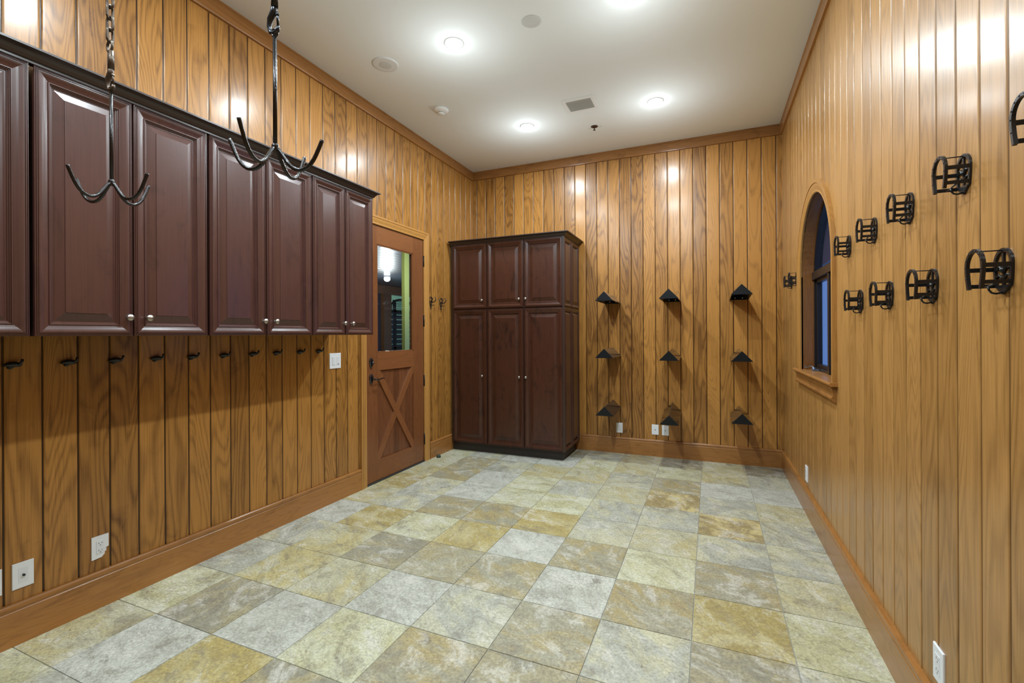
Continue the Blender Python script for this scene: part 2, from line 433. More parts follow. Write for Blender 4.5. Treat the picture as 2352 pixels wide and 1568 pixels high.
# ---------------------------------------------------------------- crown boards, baseboards
def molding_y(name, mat, x, into, y0, y1, prof, n=1):
    """profile (protrusion, z) extruded along y"""
    return struct(MB().prism([(x + into * p, z) for p, z in prof], y0, y1, 'xz').build(name, mat))
CR = [(-.01, H), (.024, H), (.024, H - .012), (.019, H - .016), (.019, 3.412), (.016, 3.404), (-.01, 3.400)]
BBH = .186
BB = [(-.01, 0), (.019, 0), (.019, BBH - .034), (.0165, BBH - .031), (.0165, BBH - .028), (.0195, BBH - .022), (.0205, BBH - .013), (.018, BBH - .006), (.012, BBH), (-.01, BBH)]
molding_y('trim_1', 'trim_y', 0, 1, YB, 0, CR); molding_y('trim_2', 'trim_y', W, -1, YB, 0, CR)
struct(MB().prism([(-p, z) for p, z in CR], 0, W, 'yz').build('trim_3', 'trim_x'))
struct(MB().prism([(YB + p, z) for p, z in CR], 0, W, 'yz').build('trim_4', 'trim_x'))
molding_y('baseboard_left', 'trim_y', 0, 1, YB, DY0 - .082, BB)
molding_y('baseboard_left_far', 'trim_y', 0, 1, DY1 + .102, 0, BB)
molding_y('baseboard_right', 'trim_y', W, -1, YB, 0, BB)
struct(MB().prism([(-p, z) for p, z in BB], 0, W, 'yz').build('baseboard_back', 'trim_x'))
struct(MB().prism([(YB + p, z) for p, z in BB], 0, W, 'yz').build('baseboard_front', 'trim_x'))

# ---------------------------------------------------------------- door in the left wall
CASP = [(0, -.005), (0, .011), (.006, .015), (.012, .013), (.018, .013), (.040, .019), (.056, .021), (.058, .017), (.062, .017), (.065, .0225), (.082, .0225), (.082, -.005)]
mb = MB().sweep([(DY1, 0), (DY1, DZ), (DY0, DZ), (DY0, 0)][::-1], CASP, lambda a, b, t: (t, a, b))
struct(mb.build('trim_5', 'trim_z'), 'moulded pine casing around the door')
jm = MB()
jm.box(-.12, .0, DY0 - .012, DY0, 0, DZ); jm.box(-.12, .0, DY1, DY1 + .012, 0, DZ); jm.box(-.12, .0, DY0 - .012, DY1 + .012, DZ, DZ + .012)
struct(jm.build('door_jamb', 'trim_z'))
door = thing('door_1', 'reddish wooden door with upper glass pane and crossed braces below', None, (0, DY0, 0)); door['kind'] = 'structure'
o = (0, DY0, 0)
dx0, dx1 = -.046, -.002
GY0, GY1, GZ0, GZ1 = -1.922, -1.345, 1.212, 2.236
st = MB().box(dx0, dx1, DY0 + .003, GY0, .014, DZ - .003, .0015); st.build('stile', 'door_wood', door, o)
st = MB().box(dx0, dx1, GY1, DY1 - .003, .014, DZ - .003, .0015); st.build('stile', 'door_wood', door, o)
MB().box(dx0, dx1, GY0, GY1, GZ1, DZ - .003, .0015).build('top_rail', 'door_rail', door, o)
MB().box(dx0, dx1, GY0, GY1, 1.045, GZ0, .0015).build('middle_rail', 'door_rail', door, o)
MB().box(dx0, dx1, GY0, GY1, .014, .204, .0015).build('bottom_rail', 'door_rail', door, o)
pn = MB()
for i in range(6):
    a = GY0 + i * (GY1 - GY0) / 6; b = GY0 + (i + 1) * (GY1 - GY0) / 6
    pn.box(-.034, -.018, a + .0008, b - .0008, .204, 1.045, .002)
pn.build('lower_panel', 'door_board', door, o)
br = MB()
def brace(mb, p0, p1, w, x0, x1):
    p0 = Vector(p0); p1 = Vector(p1); d = (p1 - p0).normalized(); n = Vector((-d.y, d.x)) * w / 2
    poly = [tuple(p0 + n), tuple(p0 - n), tuple(p1 - n), tuple(p1 + n)]
    # clip to the panel rectangle
    def clip(poly, ax, lim, sgn):
        out = []
        for i in range(len(poly)):
            a, b = poly[i], poly[(i + 1) % len(poly)]
            ia, ib = sgn * (a[ax] - lim) <= 0, sgn * (b[ax] - lim) <= 0
            if ia: out.append(a)
            if ia != ib:
                t = (lim - a[ax]) / (b[ax] - a[ax]); out.append((a[0] + t * (b[0] - a[0]), a[1] + t * (b[1] - a[1])))
        return out
    for ax, lim, sg in ((0, GY0, -1), (0, GY1, 1), (1, .204, -1), (1, 1.045, 1)): poly = clip(poly, ax, lim, sg)
    mb.prism(poly, x0, x1, 'yz')
e = .10
d_ = Vector((GY1 - GY0, .841)).normalized()
brace(br, (GY0 - d_.x * e, .204 - d_.y * e), (GY1 + d_.x * e, 1.045 + d_.y * e), .066, -.020, -.0045)
br.build('brace', 'door_wood', door, o)
br = MB()
brace(br, (GY0 - d_.x * e, 1.045 + d_.y * e), (GY1 + d_.x * e, .204 - d_.y * e), .066, -.020, -.0035)
br.build('brace', 'door_wood', door, o)
MB().box(-.026, -.020, GY0, GY1, GZ0, GZ1).build('glass_pane', 'glass', door, o)
bd = MB()
for y0, y1, z0, z1 in ((GY0, GY0 + .012, GZ0, GZ1), (GY1 - .012, GY1, GZ0, GZ1), (GY0, GY1, GZ0, GZ0 + .012), (GY0, GY1, GZ1 - .012, GZ1)):
    bd.box(-.020, -.006, y0, y1, z0, z1, .002)
bd.build('glass_bead', 'door_wood', door, o)
for z in (2.18, 1.53, .882, .245):
    MB().box(-.003, .006, DY1 - .006, DY1 + .009, z - .056, z + .056, .002).tube([(.006, DY1 + .002, z - .06), (.006, DY1 + .002, z + .06)], .0065, 10).build('hinge', 'hinge', door, o)
def rosette(z):
    # tapered shield plate, widest a third below its top, pointed foot
    prof = [(0, .048), (.014, .044), (.024, .028), (.026, .012), (.020, -.020), (.010, -.042), (0, -.056)]
    pts = [(-2.014 + a, z + b) for a, b in prof] + [(-2.014 - a, z + b) for a, b in reversed(prof[1:-1])]
    inner = [(-2.014 + (y + 2.014) * .72, z + (zz - z) * .72) for y, zz in pts]
    n = len(pts); vs = [(-.003, *p) for p in pts] + [(.004, *p) for p in pts] + [(.011, *p) for p in inner]
    fs = [tuple(range(n)), tuple(range(2 * n, 3 * n))]
    for i in range(n):
        j = (i + 1) % n; fs += [(i, j, n + j, n + i), (n + i, n + j, 2 * n + j, 2 * n + i)]
    return MB().add(vs, fs, False)
rosette(1.121).lathe([(.014, 0), (.014, .016), (.010, .022), (.0, .024)], (.009, -2.014, 1.121), 'x', 16).build('deadbolt', 'bronze', door, o)
hd = rosette(.972).build('lock_plate', 'bronze', door, o)
lv = MB().tube([(.008, -2.014, .972), (.045, -2.014, .972)], .0085, 12)
lv.tube([(.045, -2.018, .972), (.050, -1.995, .967), (.052, -1.965, .966), (.052, -1.935, .972), (.050, -1.905, .976), (.047, -1.880, .968)], [.008, .0075, .0065, .006, .0055, .0045], 10)
lv.build('door_handle', 'bronze', door, o)
struct(MB().box(-.12, .012, DY0, DY1, 0.0, .011, .002).build('door_threshold', 'slot'))
tag(MB().lathe([(.0, .034), (.012, .032), (.021, .024), (.024, .012), (.026, 0)][::-1], (.062, -.966, 0), 'z', 18).build('door_stop', 'stopper', org=(.062, -.966, 0)),
    'small dark rubber door stop on the floor beside the door', 'door stop')

# ---------------------------------------------------------------- arched window in the right wall
N = 36
arch = [(AC + AR, SILL)] + [(AC + AR * cos(pi * k / N), AZ + AR * sin(pi * k / N)) for k in range(N + 1)] + [(AC - AR, SILL)]
WP = [(0, -.01), (0, .010), (-.006, .0135), (-.012, .012), (-.020, .0125), (-.044, .019), (-.056, .0205), (-.058, .0165), (-.062, .0165), (-.065, .0225), (-.085, .0225), (-.085, -.01)]
mb = MB().sweep(arch, WP, lambda a, b, t: (W - t, a, b))
struct(mb.build('trim_6', 'trim_z'), 'arched pine casing of the window')
mb = MB().sweep(arch, [(0, 0), (0, -.14), (-.018, -.14), (-.018, 0)], lambda a, b, t: (W - t, a, b))
struct(mb.build('window_jamb', 'reveal'))
sl = MB().prism([(W + .135, SILL), (W - .036, SILL), (W - .042, SILL - .004), (W - .0445, SILL - .011), (W - .042, SILL - .018), (W - .036, SILL - .022), (W + .135, SILL - .022)], -2.208, -.885, 'xz')
struct(sl.build('window_sill', 'trim_y'), 'pine window stool under the arched window')
ap = MB().prism([(W + .0, 1.063), (W - .030, 1.063), (W - .030, 1.055), (W - .024, 1.045), (W - .020, 1.030), (W - .019, 1.006), (W - .021, 1.000), (W - .028, .995), (W - .030, .986), (W - .026, .978), (W - .014, .970), (W, .966)], -2.180, -.93, 'xz')
struct(ap.build('trim_7', 'trim_y'), 'moulded apron under the window stool')
win = thing('window_1', 'arched window with dark frame and blue dusk outside', None, (W, AC, SILL)); win['kind'] = 'structure'
wo = (W, AC, SILL)
F0, F1 = W + .085, W + .138
f = MB().sweep(arch, [(0, 0), (0, F1 - F0), (.028, F1 - F0), (.028, 0)], lambda a, b, t: (F1 - t, a, b))
f.box(F0, F1, AC - AR, AC + AR, SILL, SILL + .022)
f.build('window_frame', 'frame_black', win, wo)
f = MB().box(W + .072, F1, AC - AR, AC + AR, 1.800, 1.862, .002); f.build('transom', 'frame_black', win, wo)
f = MB().box(W + .078, F1, AC - .024, AC + .024, SILL, 1.80, .002); f.build('mullion', 'frame_black', win, wo)
for sg in (1, -1):
    a0, a1 = (AC + .024, AC + AR - .028) if sg > 0 else (AC - AR + .028, AC - .024)
    z0, z1 = SILL + .022, 1.80; t = .026
    f = MB()
    for y0, y1, q0, q1 in ((a0, a0 + t, z0, z1), (a1 - t, a1, z0, z1), (a0 + t, a1 - t, z0, z0 + t), (a0 + t, a1 - t, z1 - t, z1)):
        f.box(F0 + .012, F1 - .006, y0, y1, q0, q1, .002)
    s_ = f.build('window_sash', 'frame_black', win, wo)
    MB().box(F0 + .026, F0 + .030, a0 + t, a1 - t, z0 + t, z1 - t).build('glass_pane', 'glass', s_, wo)
fan = [(AC - (AR - .028) * cos(pi * k / 24), AZ + (AR - .028) * sin(pi * k / 24)) for k in range(25)]
fan = [p for p in fan if p[1] > 1.86]
MB().prism(fan, F0 + .026, F0 + .030, 'yz').build('glass_pane', 'glass', win, wo)
ck = MB().box(W + .038, W + .084, -1.265, -1.195, SILL, SILL + .014, .003)
ck.lathe([(.014, .012), (.013, .022), (.008, .026), (0, .027)], (W + .052, -1.235, SILL), 'z', 14)
ck.tube([(W + .052, -1.235, SILL + .022), (W + .046, -1.20, SILL + .032), (W + .036, -1.15, SILL + .030), (W + .028, -1.105, SILL + .016), (W + .024, -1.085, SILL + .014), (W + .022, -1.068, SILL + .024)], [.006, .006, .005, .0045, .006, .006], 10)
ck.build('window_crank', 'crank', win, wo)

# ---------------------------------------------------------------- raised-panel cabinet doors
DP = [(0, -.019), (0, -.004), (.0015, -.0015), (.004, -.001), (.0045, -.004), (.0065, -.004), (.007, -.0005), (.010, .0), (.0108, -.0028), (.0125, -.0028), (.0135, .0),
      (.018, .0006), (.024, -.0002), (.030, -.0020), (.037, -.0048), (.046, -.0078), (.0475, -.0050), (.051, -.0050), (.0522, -.0100), (.0555, -.0104), (.057, -.0140), (.0605, -.0145), (.0615, -.0180),
      (.066, -.0180), (.099, -.0075), (.1005, -.0050), (.102, -.0048)]
def panel(w, h, place, k=1.0, kin=None):
    pr = [(a * k, b) for a, b in DP]
    return MB().rings(w, h, pr, place)
def knob_mesh(o, axis, kname, parent, org):
    return MB().lathe([(.008, 0), (.006, .003), (.0045, .008), (.0045, .014), (.009, .017), (.0145, .021), (.0155, .025), (.013, .029), (.007, .032), (0, .033)], o, axis, 20).build('knob', 'nickel', parent, org)
XD = .455; KC = (2.8753 - XD) / (2.8753 - .335)
yk = lambda y: -5.4388 + (y + 5.4388) * KC
zk = lambda z: 1.38 + (z - 1.38) * KC
CZ0, CZ1 = zk(1.3815), zk(2.497)
units = [(-5.190, -4.838, -4.826, -4.473), (-4.458, -4.107, -4.100, -3.747), (-3.732, -3.382, -3.372, -3.017), (-3.005, -2.700, -2.688, -2.384)]
ulab = ['dark cherry wall cabinet cut off by the photo edge, farthest from the door', 'dark cherry wall cabinet behind the single-chain tack hanger, wide two-door unit',
        'dark cherry wall cabinet, third unit from the end, below the upper four-prong hanger', 'narrowest dark cherry wall cabinet, the end unit beside the wooden door']
ulab[2] = 'dark cherry two-door wall cabinet next to the narrow end unit'
for i, (a, b, c, d) in enumerate(units):
    a, b, c, d = [yk(q) for q in (a, b, c, d)]
    org = (0, (a + d) / 2, CZ0)
    t = thing('wall_cabinet', ulab[i], 'cabinet', org, 'dark cherry wall cabinets in a row')
    MB().box(0.0, XD - .0195, a + .001, d - .001, CZ0, CZ1, .001).build('cabinet_body', 'cherry_box', t, org)
    for n_, (y0, y1) in enumerate(((a, b), (c, d))):
        w_ = y1 - y0; h_ = CZ1 - CZ0 - .003
        dr = panel(w_, h_, lambda u, v, n, y0=y0: (XD + n, y0 + u, CZ0 + v), k=.955 if w_ > .31 else .88).build('door', 'cherry_y', t, org)
        ky = (y1 - .021) if n_ == 0 else (y0 + .052)
        if i >= 2: ky = (y1 - .018) if n_ == 0 else (y0 + .051)
        knob_mesh((XD - .003, ky, 1.464), 'x', 'knob', dr, org)
# cornice along the top of the wall cabinets
cp = [(XD - .030, CZ1 - .003), (XD + .002, CZ1 - .003), (XD + .002, CZ1 + .005), (XD + .010, CZ1 + .009), (XD + .016, CZ1 + .020), (XD + .026, CZ1 + .032), (XD + .040, CZ1 + .038), (XD + .046, CZ1 + .039), (XD + .046, CZ1 + .047), (XD - .030, CZ1 + .047)]
mb = MB()
ye = yk(-2.384)
path = [(XD, -5.25), (XD, ye), (.0, ye)]
cpr = [(p - XD, z) for p, z in cp]
def cor(a, b, t): return (a, b, t)
rowsv = []
for (px_, py_), (ox, oy) in zip(path, ((1, 0), (1, 1), (0, 1))):
    rowsv.append([(px_ + ox * p, py_ + oy * p, z) for p, z in cpr])
k = len(cpr); vs = [v for r in rowsv for v in r]; fs = []
for i in range(2):
    for q in range(k): fs.append((i * k + q, (i + 1) * k + q, (i + 1) * k + (q + 1) % k, i * k + (q + 1) % k))
fs += [tuple(range(k)), tuple(2 * k + q for q in range(k))]
mb.add(vs, fs)
tag(mb.build('cabinet_crown_molding', 'cherry_box', org=(XD, -3.8, CZ1)), 'dark crown moulding running along the tops of the wall cabinets', 'molding', kind='thing')

# ---------------------------------------------------------------- tall cabinet in the corner
YD = -.62; WX0, WX1 = .022, 1.435
org = (.72, -.31, 0)
tall = thing('tall_cabinet', 'tall dark cherry corner cabinet with six raised-panel doors', 'cabinet', org)
bd = MB().box(WX0 + .002, WX1 - .018, YD + .022, -.004, .10, 2.440)
bd.box(WX0 + .002, .049, YD + .019, YD + .03, .10, 2.440)
bd.build('cabinet_body', 'cherry_box', tall, org)
MB().box(.022, 1.392, -.567, -.004, 0.0, .10).build('toe_kick', 'kick', tall, org)
cols_ = [(.050, .498), (.509, .955), (.966, 1.412)]
for j, (z0, z1) in enumerate(((.104, 1.669), (1.681, 2.436))):
    for i, (x0, x1) in enumerate(cols_):
        dr = panel(x1 - x0, z1 - z0, lambda u, v, n, x0=x0, z0=z0: (x0 + u, YD - n, z0 + v), k=1.02).build('door', 'cherry_x', tall, org)
        kx = (x1 - .053) if i == 0 else ((x1 - .047) if i == 1 else (x0 + .022))
        knob_mesh((kx, YD + .003, .898 if j == 0 else 1.775), '-y', 'knob', dr, org)
    for (y0, y1) in ((YD + .004, -.318), (-.312, -.006)):
        panel(y1 - y0, z1 - z0, lambda u, v, n, y0=y0, z0=z0: (WX1 + n, y0 + u, z0 + v), k=.72).build('side_panel', 'cherry_y', tall, org)
MB().box(1.412, WX1 - .004, YD, YD + .02, .104, 2.436, .001).build('corner_stile', 'cherry_box', tall, org)
ZT = 2.438
cpr = [(-.03, ZT - .002), (0, ZT - .002), (.001, ZT + .004), (.010, ZT + .008), (.018, ZT + .018), (.030, ZT + .030), (.048, ZT + .036), (.054, ZT + .037), (.054, ZT + .046), (-.03, ZT + .046)]
rowsv = []
for (px_, py_), (ox, oy) in zip([(.02, YD), (WX1, YD), (WX1, -.002)], ((0, -1), (1, -1), (1, 0))):
    rowsv.append([(px_ + ox * p, py_ + oy * p, z) for p, z in cpr])
k = len(cpr); vs = [v for r in rowsv for v in r]; fs = []
for i in range(2):
    for q in range(k): fs.append((i * k + q, (i + 1) * k + q, (i + 1) * k + (q + 1) % k, i * k + (q + 1) % k))
fs += [tuple(range(k)), tuple(2 * k + q for q in range(k))]
MB().add(vs, fs).box(.02, WX1 - .02, YD + .02, -.002, ZT + .02, ZT + .044).build('crown_molding', 'cherry_box', tall, org)

# ---------------------------------------------------------------- saddle racks on the far wall
def saddle_rack(loc, label):
    t = thing('saddle_rack', label, 'saddle rack', loc, 'black saddle racks on the back wall')
    L, hw, hh, r = .500, .097, .101, .010
    def tri(k=1.0):
        # rounded triangle in (x, z), base at z=0
        P_ = [(-hw, 0), (hw, 0), (0, hh)]; out = []
        for i in range(3):
            a, b, c = Vector(P_[i - 1]), Vector(P_[i]), Vector(P_[(i + 1) % 3])
            d0 = (a - b).normalized(); d1 = (c - b).normalized()
            rr = r if i != 2 else r * .7
            for s in range(4):
                u = s / 3; out.append(tuple(b + d0 * rr * (1 - u) ** 2 + d1 * rr * u * u))
        cx, cz = 0, hh * .36
        return [((x - cx) * k + cx, (z - cz) * k + cz) for x, z in out]
    # folded sheet: two slopes with a turned-in lip, open underneath, closed by a front plate
    th = .0035
    A, B_ = tri(1), tri(.955)
    n = len(A)
    sh = MB()
    order = list(range(n))
    # skip the bottom edge (between corner 0's last point and corner 1's first point)
    idx = [4 + q for q in range(8)] + [0, 1, 2, 3]
    vs = [(A[i][0], -L, A[i][1]) for i in idx] + [(A[i][0], 0, A[i][1]) for i in idx] + [(B_[i][0], -L, B_[i][1]) for i in idx] + [(B_[i][0], 0, B_[i][1]) for i in idx]
    fs = []
    for q in range(n - 1):
        fs.append((q, q + 1, n + q + 1, n + q)); fs.append((2 * n + q, 3 * n + q, 3 * n + q + 1, 2 * n + q + 1))
    fs += [(0, n, 3 * n, 2 * n), (n - 1, 2 * n + n - 1, 3 * n + n - 1, n + n - 1)]
    for q in range(n - 1): fs += [(q, 2 * n + q, 2 * n + q + 1, q + 1), (n + q, n + q + 1, 3 * n + q + 1, 3 * n + q)]
    sh.add(vs, fs, False).build('sloped_cover', 'steel_black', t)
    MB().prism(tri(1), -L, -L - .004, 'xz').build('front_plate', 'front_black', t)
    bp = MB().prism([(x * .93, z * .93 + .002) for x, z in tri(1)], -.005, -.001, 'xz')
    bp.build('wall_plate', 'steel_black', t)
    for sx in (-.035, .035):
        MB().lathe([(.0065, 0), (.0065, .003), (.004, .006), (0, .007)], (sx, -.005, .022), '-y', 12).build('mounting_bolt', 'bolt', t)
    return t
sx_ = [1.835, 2.491, 3.156]; sz_ = [1.728, 1.121, .517]
tilt = [[.005, .005, .022], [-.001, -.017, -.014], [-.014, -.065, -.008]]
rn = ['top', 'middle', 'bottom']
cn = ['beside the tall cabinet', 'in the centre column', 'in the column by the window wall']
sr = None
for r in range(3):
    for c in range(3):
        lab = f'black triangular saddle rack {cn[c]}, {rn[r]} of three'
        loc = (sx_[c], -.0005, sz_[r]); a = math.atan(tilt[r][c] / .500)
        if sr is None: sr = saddle_rack(loc, lab); sr.rotation_euler = (-a, 0, 0)
        else: dup(sr, loc, lab, rot=(-a, 0, 0))

# ---------------------------------------------------------------- horseshoe bridle racks on the right wall
def shoe(cy, top, bot, rw, n=20, close=.78):
    """horseshoe centre line in (y, z): arch on top, legs drawing in toward the bottom"""
    hw = rw; pts = []
    zc = top - hw
    for k in range(n + 1):
        a = pi * k / n; pts.append((cy + hw * cos(a), zc + hw * sin(a) * 1.02))
    legs = 6
    R_ = [(cy + hw * (1 - (1 - close) * (q / legs) ** 1.7), zc - (zc - bot) * q / legs) for q in range(legs, 0, -1)]
    Lg = [(cy - hw * (1 - (1 - close) * (q / legs) ** 1.7), zc - (zc - bot) * q / legs) for q in range(1, legs + 1)]
    return R_ + pts + Lg
def flatring(mb, path, w, x0, x1, closed=False):
    n = len(path)
    mb.sweep(path, [(-w / 2, x0), (w / 2, x0), (w / 2, x1), (-w / 2, x1)], lambda a, b, t: (t, a, b), closed)
def bridle_rack(loc, label):
    t = thing('bridle_rack', label, 'bridle rack', loc, 'black horseshoe bridle racks on the window wall')
    # local: wall plane x=0, room toward -x, z=0 at the bottom tip of the plate, top at .116
    D = .058
    p = MB()
    flatring(p, shoe(0, .1125, .020, .0372, close=.80), .0085, -.006, 0)
    p.prism([(-.031, .024), (.031, .024), (.020, .012), (.008, .006), (0, 0), (-.008, .006), (-.020, .012)], -.006, 0, 'yz')
    p.prism([(-.004, .020), (.004, .020), (.004, .105), (-.004, .105)], -.005, 0, 'yz')
    for s in (1, -1):
        p.tube([(-.003, s * .003, .058), (-.003, s * .014, .072), (-.003, s * .028, .064)], .0038, 8)
        p.tube([(-.003, s * .003, .040), (-.003, s * .018, .050), (-.003, s * .030, .046)], .0032, 8)
    p.lathe([(.007, .003), (.007, .007), (.004, .010), (0, .011)], (0, 0, .062), '-x', 12)
    p.build('wall_plate', 'iron', t)
    f_ = MB(); flatring(f_, shoe(0, .1135, .016, .0390, close=.76), .0082, -D - .004, -D + .004)
    # nail heads along the crease of the shoe
    cl = shoe(0, .1135, .016, .0390, close=.76)
    for q in range(3, len(cl) - 3, 3):
        f_.lathe([(.0022, 0), (.0018, .0014), (0, .0018)], (-D - .0038, cl[q][0], cl[q][1]), '-x', 8)
    f_.build('horseshoe', 'iron', t)
    MB().tube([(-D, 0.0, .1115), (-.004, 0.0, .1115)], .0017, 8).build('top_rod', 'iron', t)
    for s in (1, -1):
        z1_ = .0615 if s > 0 else .0668; z2_ = .019 if s > 0 else .0255
        MB().box(-D, -.004, s * .0385 - .0016, s * .0385 + .0016, z1_, z1_ + .0115, .0006).build('side_bar', 'iron', t)
        MB().box(-D, -.004, s * .0335 - .0016, s * .0335 + .0016, z2_, z2_ + .0105, .0006).build('lower_bar', 'iron', t)
    hk = [(-.032, 0, .021), (-.031, 0, .012), (-.026, 0, .005), (-.018, 0, .0025), (-.010, 0, .004), (-.003, 0, .009)]
    MB().tube([(x, y, z) for x, y, z in hk], .0026, 8).tube([(-.032, -.033, .0265), (-.032, 0, .0215), (-.032, .033, .0205)], .0022, 8).build('under_hook', 'iron', t)
    return t
up = [(-4.078, 'cut off by the photo edge, nearest the camera'), (-3.679, 'the largest whole one in the upper row'),
      (-3.277, 'third from the window in the upper row'), (-2.874, 'second from the window in the upper row'), (-2.460, 'upper row, right beside the arched window casing'),
      (-.840, 'in the far corner, half hidden by the window casing'), (-.572, 'in the far corner, closest to the saddle racks')]
lo_ = [(-3.8755, 'largest in the lower row, nearest the camera'), (-3.468, 'lower row, second from the camera'), (-3.066, 'lower row, second from the window'), (-2.660, 'lower row, closest to the arched window')]
br0 = None
for lst, zz in ((up, 1.780), (lo_, 1.474)):
    for y, d in lst:
        lab = 'black horseshoe bridle rack ' + d
        if br0 is None: br0 = bridle_rack((W, y, zz), lab)
        else: dup(br0, (W, y, zz), lab)

# ---------------------------------------------------------------- coat hooks in a row under the wall cabinets
def tack_hook(loc, label):
    t = thing('coat_hook', label, 'hook', loc, 'black hooks in a row under the wall cabinets')
    b = MB()
    b.tube([(.008, -.030, -.003), (.012, -.020, -.001), (.014, -.006, .001), (.014, .008, .000), (.012, .020, -.002), (.009, .026, -.003)], [.0055, .0085, .0115, .0125, .010, .007], 12)
    b.lathe([(.011, 0), (.010, .010), (.006, .016), (0, .018)], (0.0, -.006, -.011), 'x', 12)
    b.lathe([(.010, 0), (.010, .010)], (0.0, -.004, .0), 'x', 12)
    b.build('hook_base', 'iron', t)
    MB().tube([(.014, .008, .000), (.022, .016, -.001), (.028, .021, .005), (.030, .0235, .014), (.030, .025, .023)], [.007, .0065, .0058, .0055, .0058], 10).build('prong', 'iron', t)
    return t
hy = [-2.640, -2.824, -3.032, -3.220, -3.425, -3.624, -3.822, -4.018, -4.211, -4.408]
ords = ['nearest the light switch', 'second from the light switch', 'third from the light switch', 'fourth from the light switch', 'fifth from the light switch', 'sixth from the light switch',
        'seventh from the light switch', 'third from the far end of the row', 'next to last, far from the door', 'last of the row, farthest from the door']
h0 = None
for y, d in zip(hy, ords):
    lab = 'small black wall hook under the cabinets, ' + d
    if h0 is None: h0 = tack_hook((0, y, 1.256), lab)
    else: dup(h0, (0, y, 1.256), lab)

# two scrolled double hooks between door and tall cabinet
def scroll_hook(loc, label):
    t = thing('double_hook', label, 'hook', loc, 'scrolled double hooks beside the door')
    b = MB()
    fr = [(.0, .060), (.020, .056), (.027, .036), (.024, .008), (.014, -.022), (.005, -.042), (0, -.050), (-.005, -.042), (-.014, -.022), (-.024, .008), (-.027, .036), (-.020, .056)]
    b.tube([(.005, y, z) for y, z in fr], .0042, 8, closed=True)
    b.tube([(.004, -.025, .010), (.004, .025, .010)], .004, 8)
    b.tube([(.004, 0, -.046), (.004, 0, -.062)], [.005, .0065], 10)
    b.lathe([(.0, -.007), (.006, -.004), (.0075, 0), (.006, .004), (0, .007)], (.006, 0, -.066), 'z', 12)
    b.build('back_plate', 'iron', t)
    MB().tube([(.005, 0, .008), (.025, 0, .002), (.048, 0, .004), (.064, 0, .016), (.070, 0, .034), (.064, 0, .050), (.054, 0, .058)], [.005, .005, .005, .005, .0045, .004, .004], 10).build('upper_hook', 'iron', t)
    MB().tube([(.005, 0, .012), (.018, .006, .022), (.026, .010, .040), (.028, .012, .050)], .0036, 8).build('scroll', 'iron', t)
    MB().tube([(.005, 0, -.022), (.022, 0, -.034), (.038, 0, -.034), (.050, 0, -.024)], .0036, 8).build('lower_hook', 'iron', t)
    return t
s0 = scroll_hook((0, -1.020, 1.741), 'black scrolled double hook on the wall, nearer to the wooden door')
dup(s0, (0, -.806, 1.741), 'black scrolled double hook on the wall, nearer to the tall cabinet')

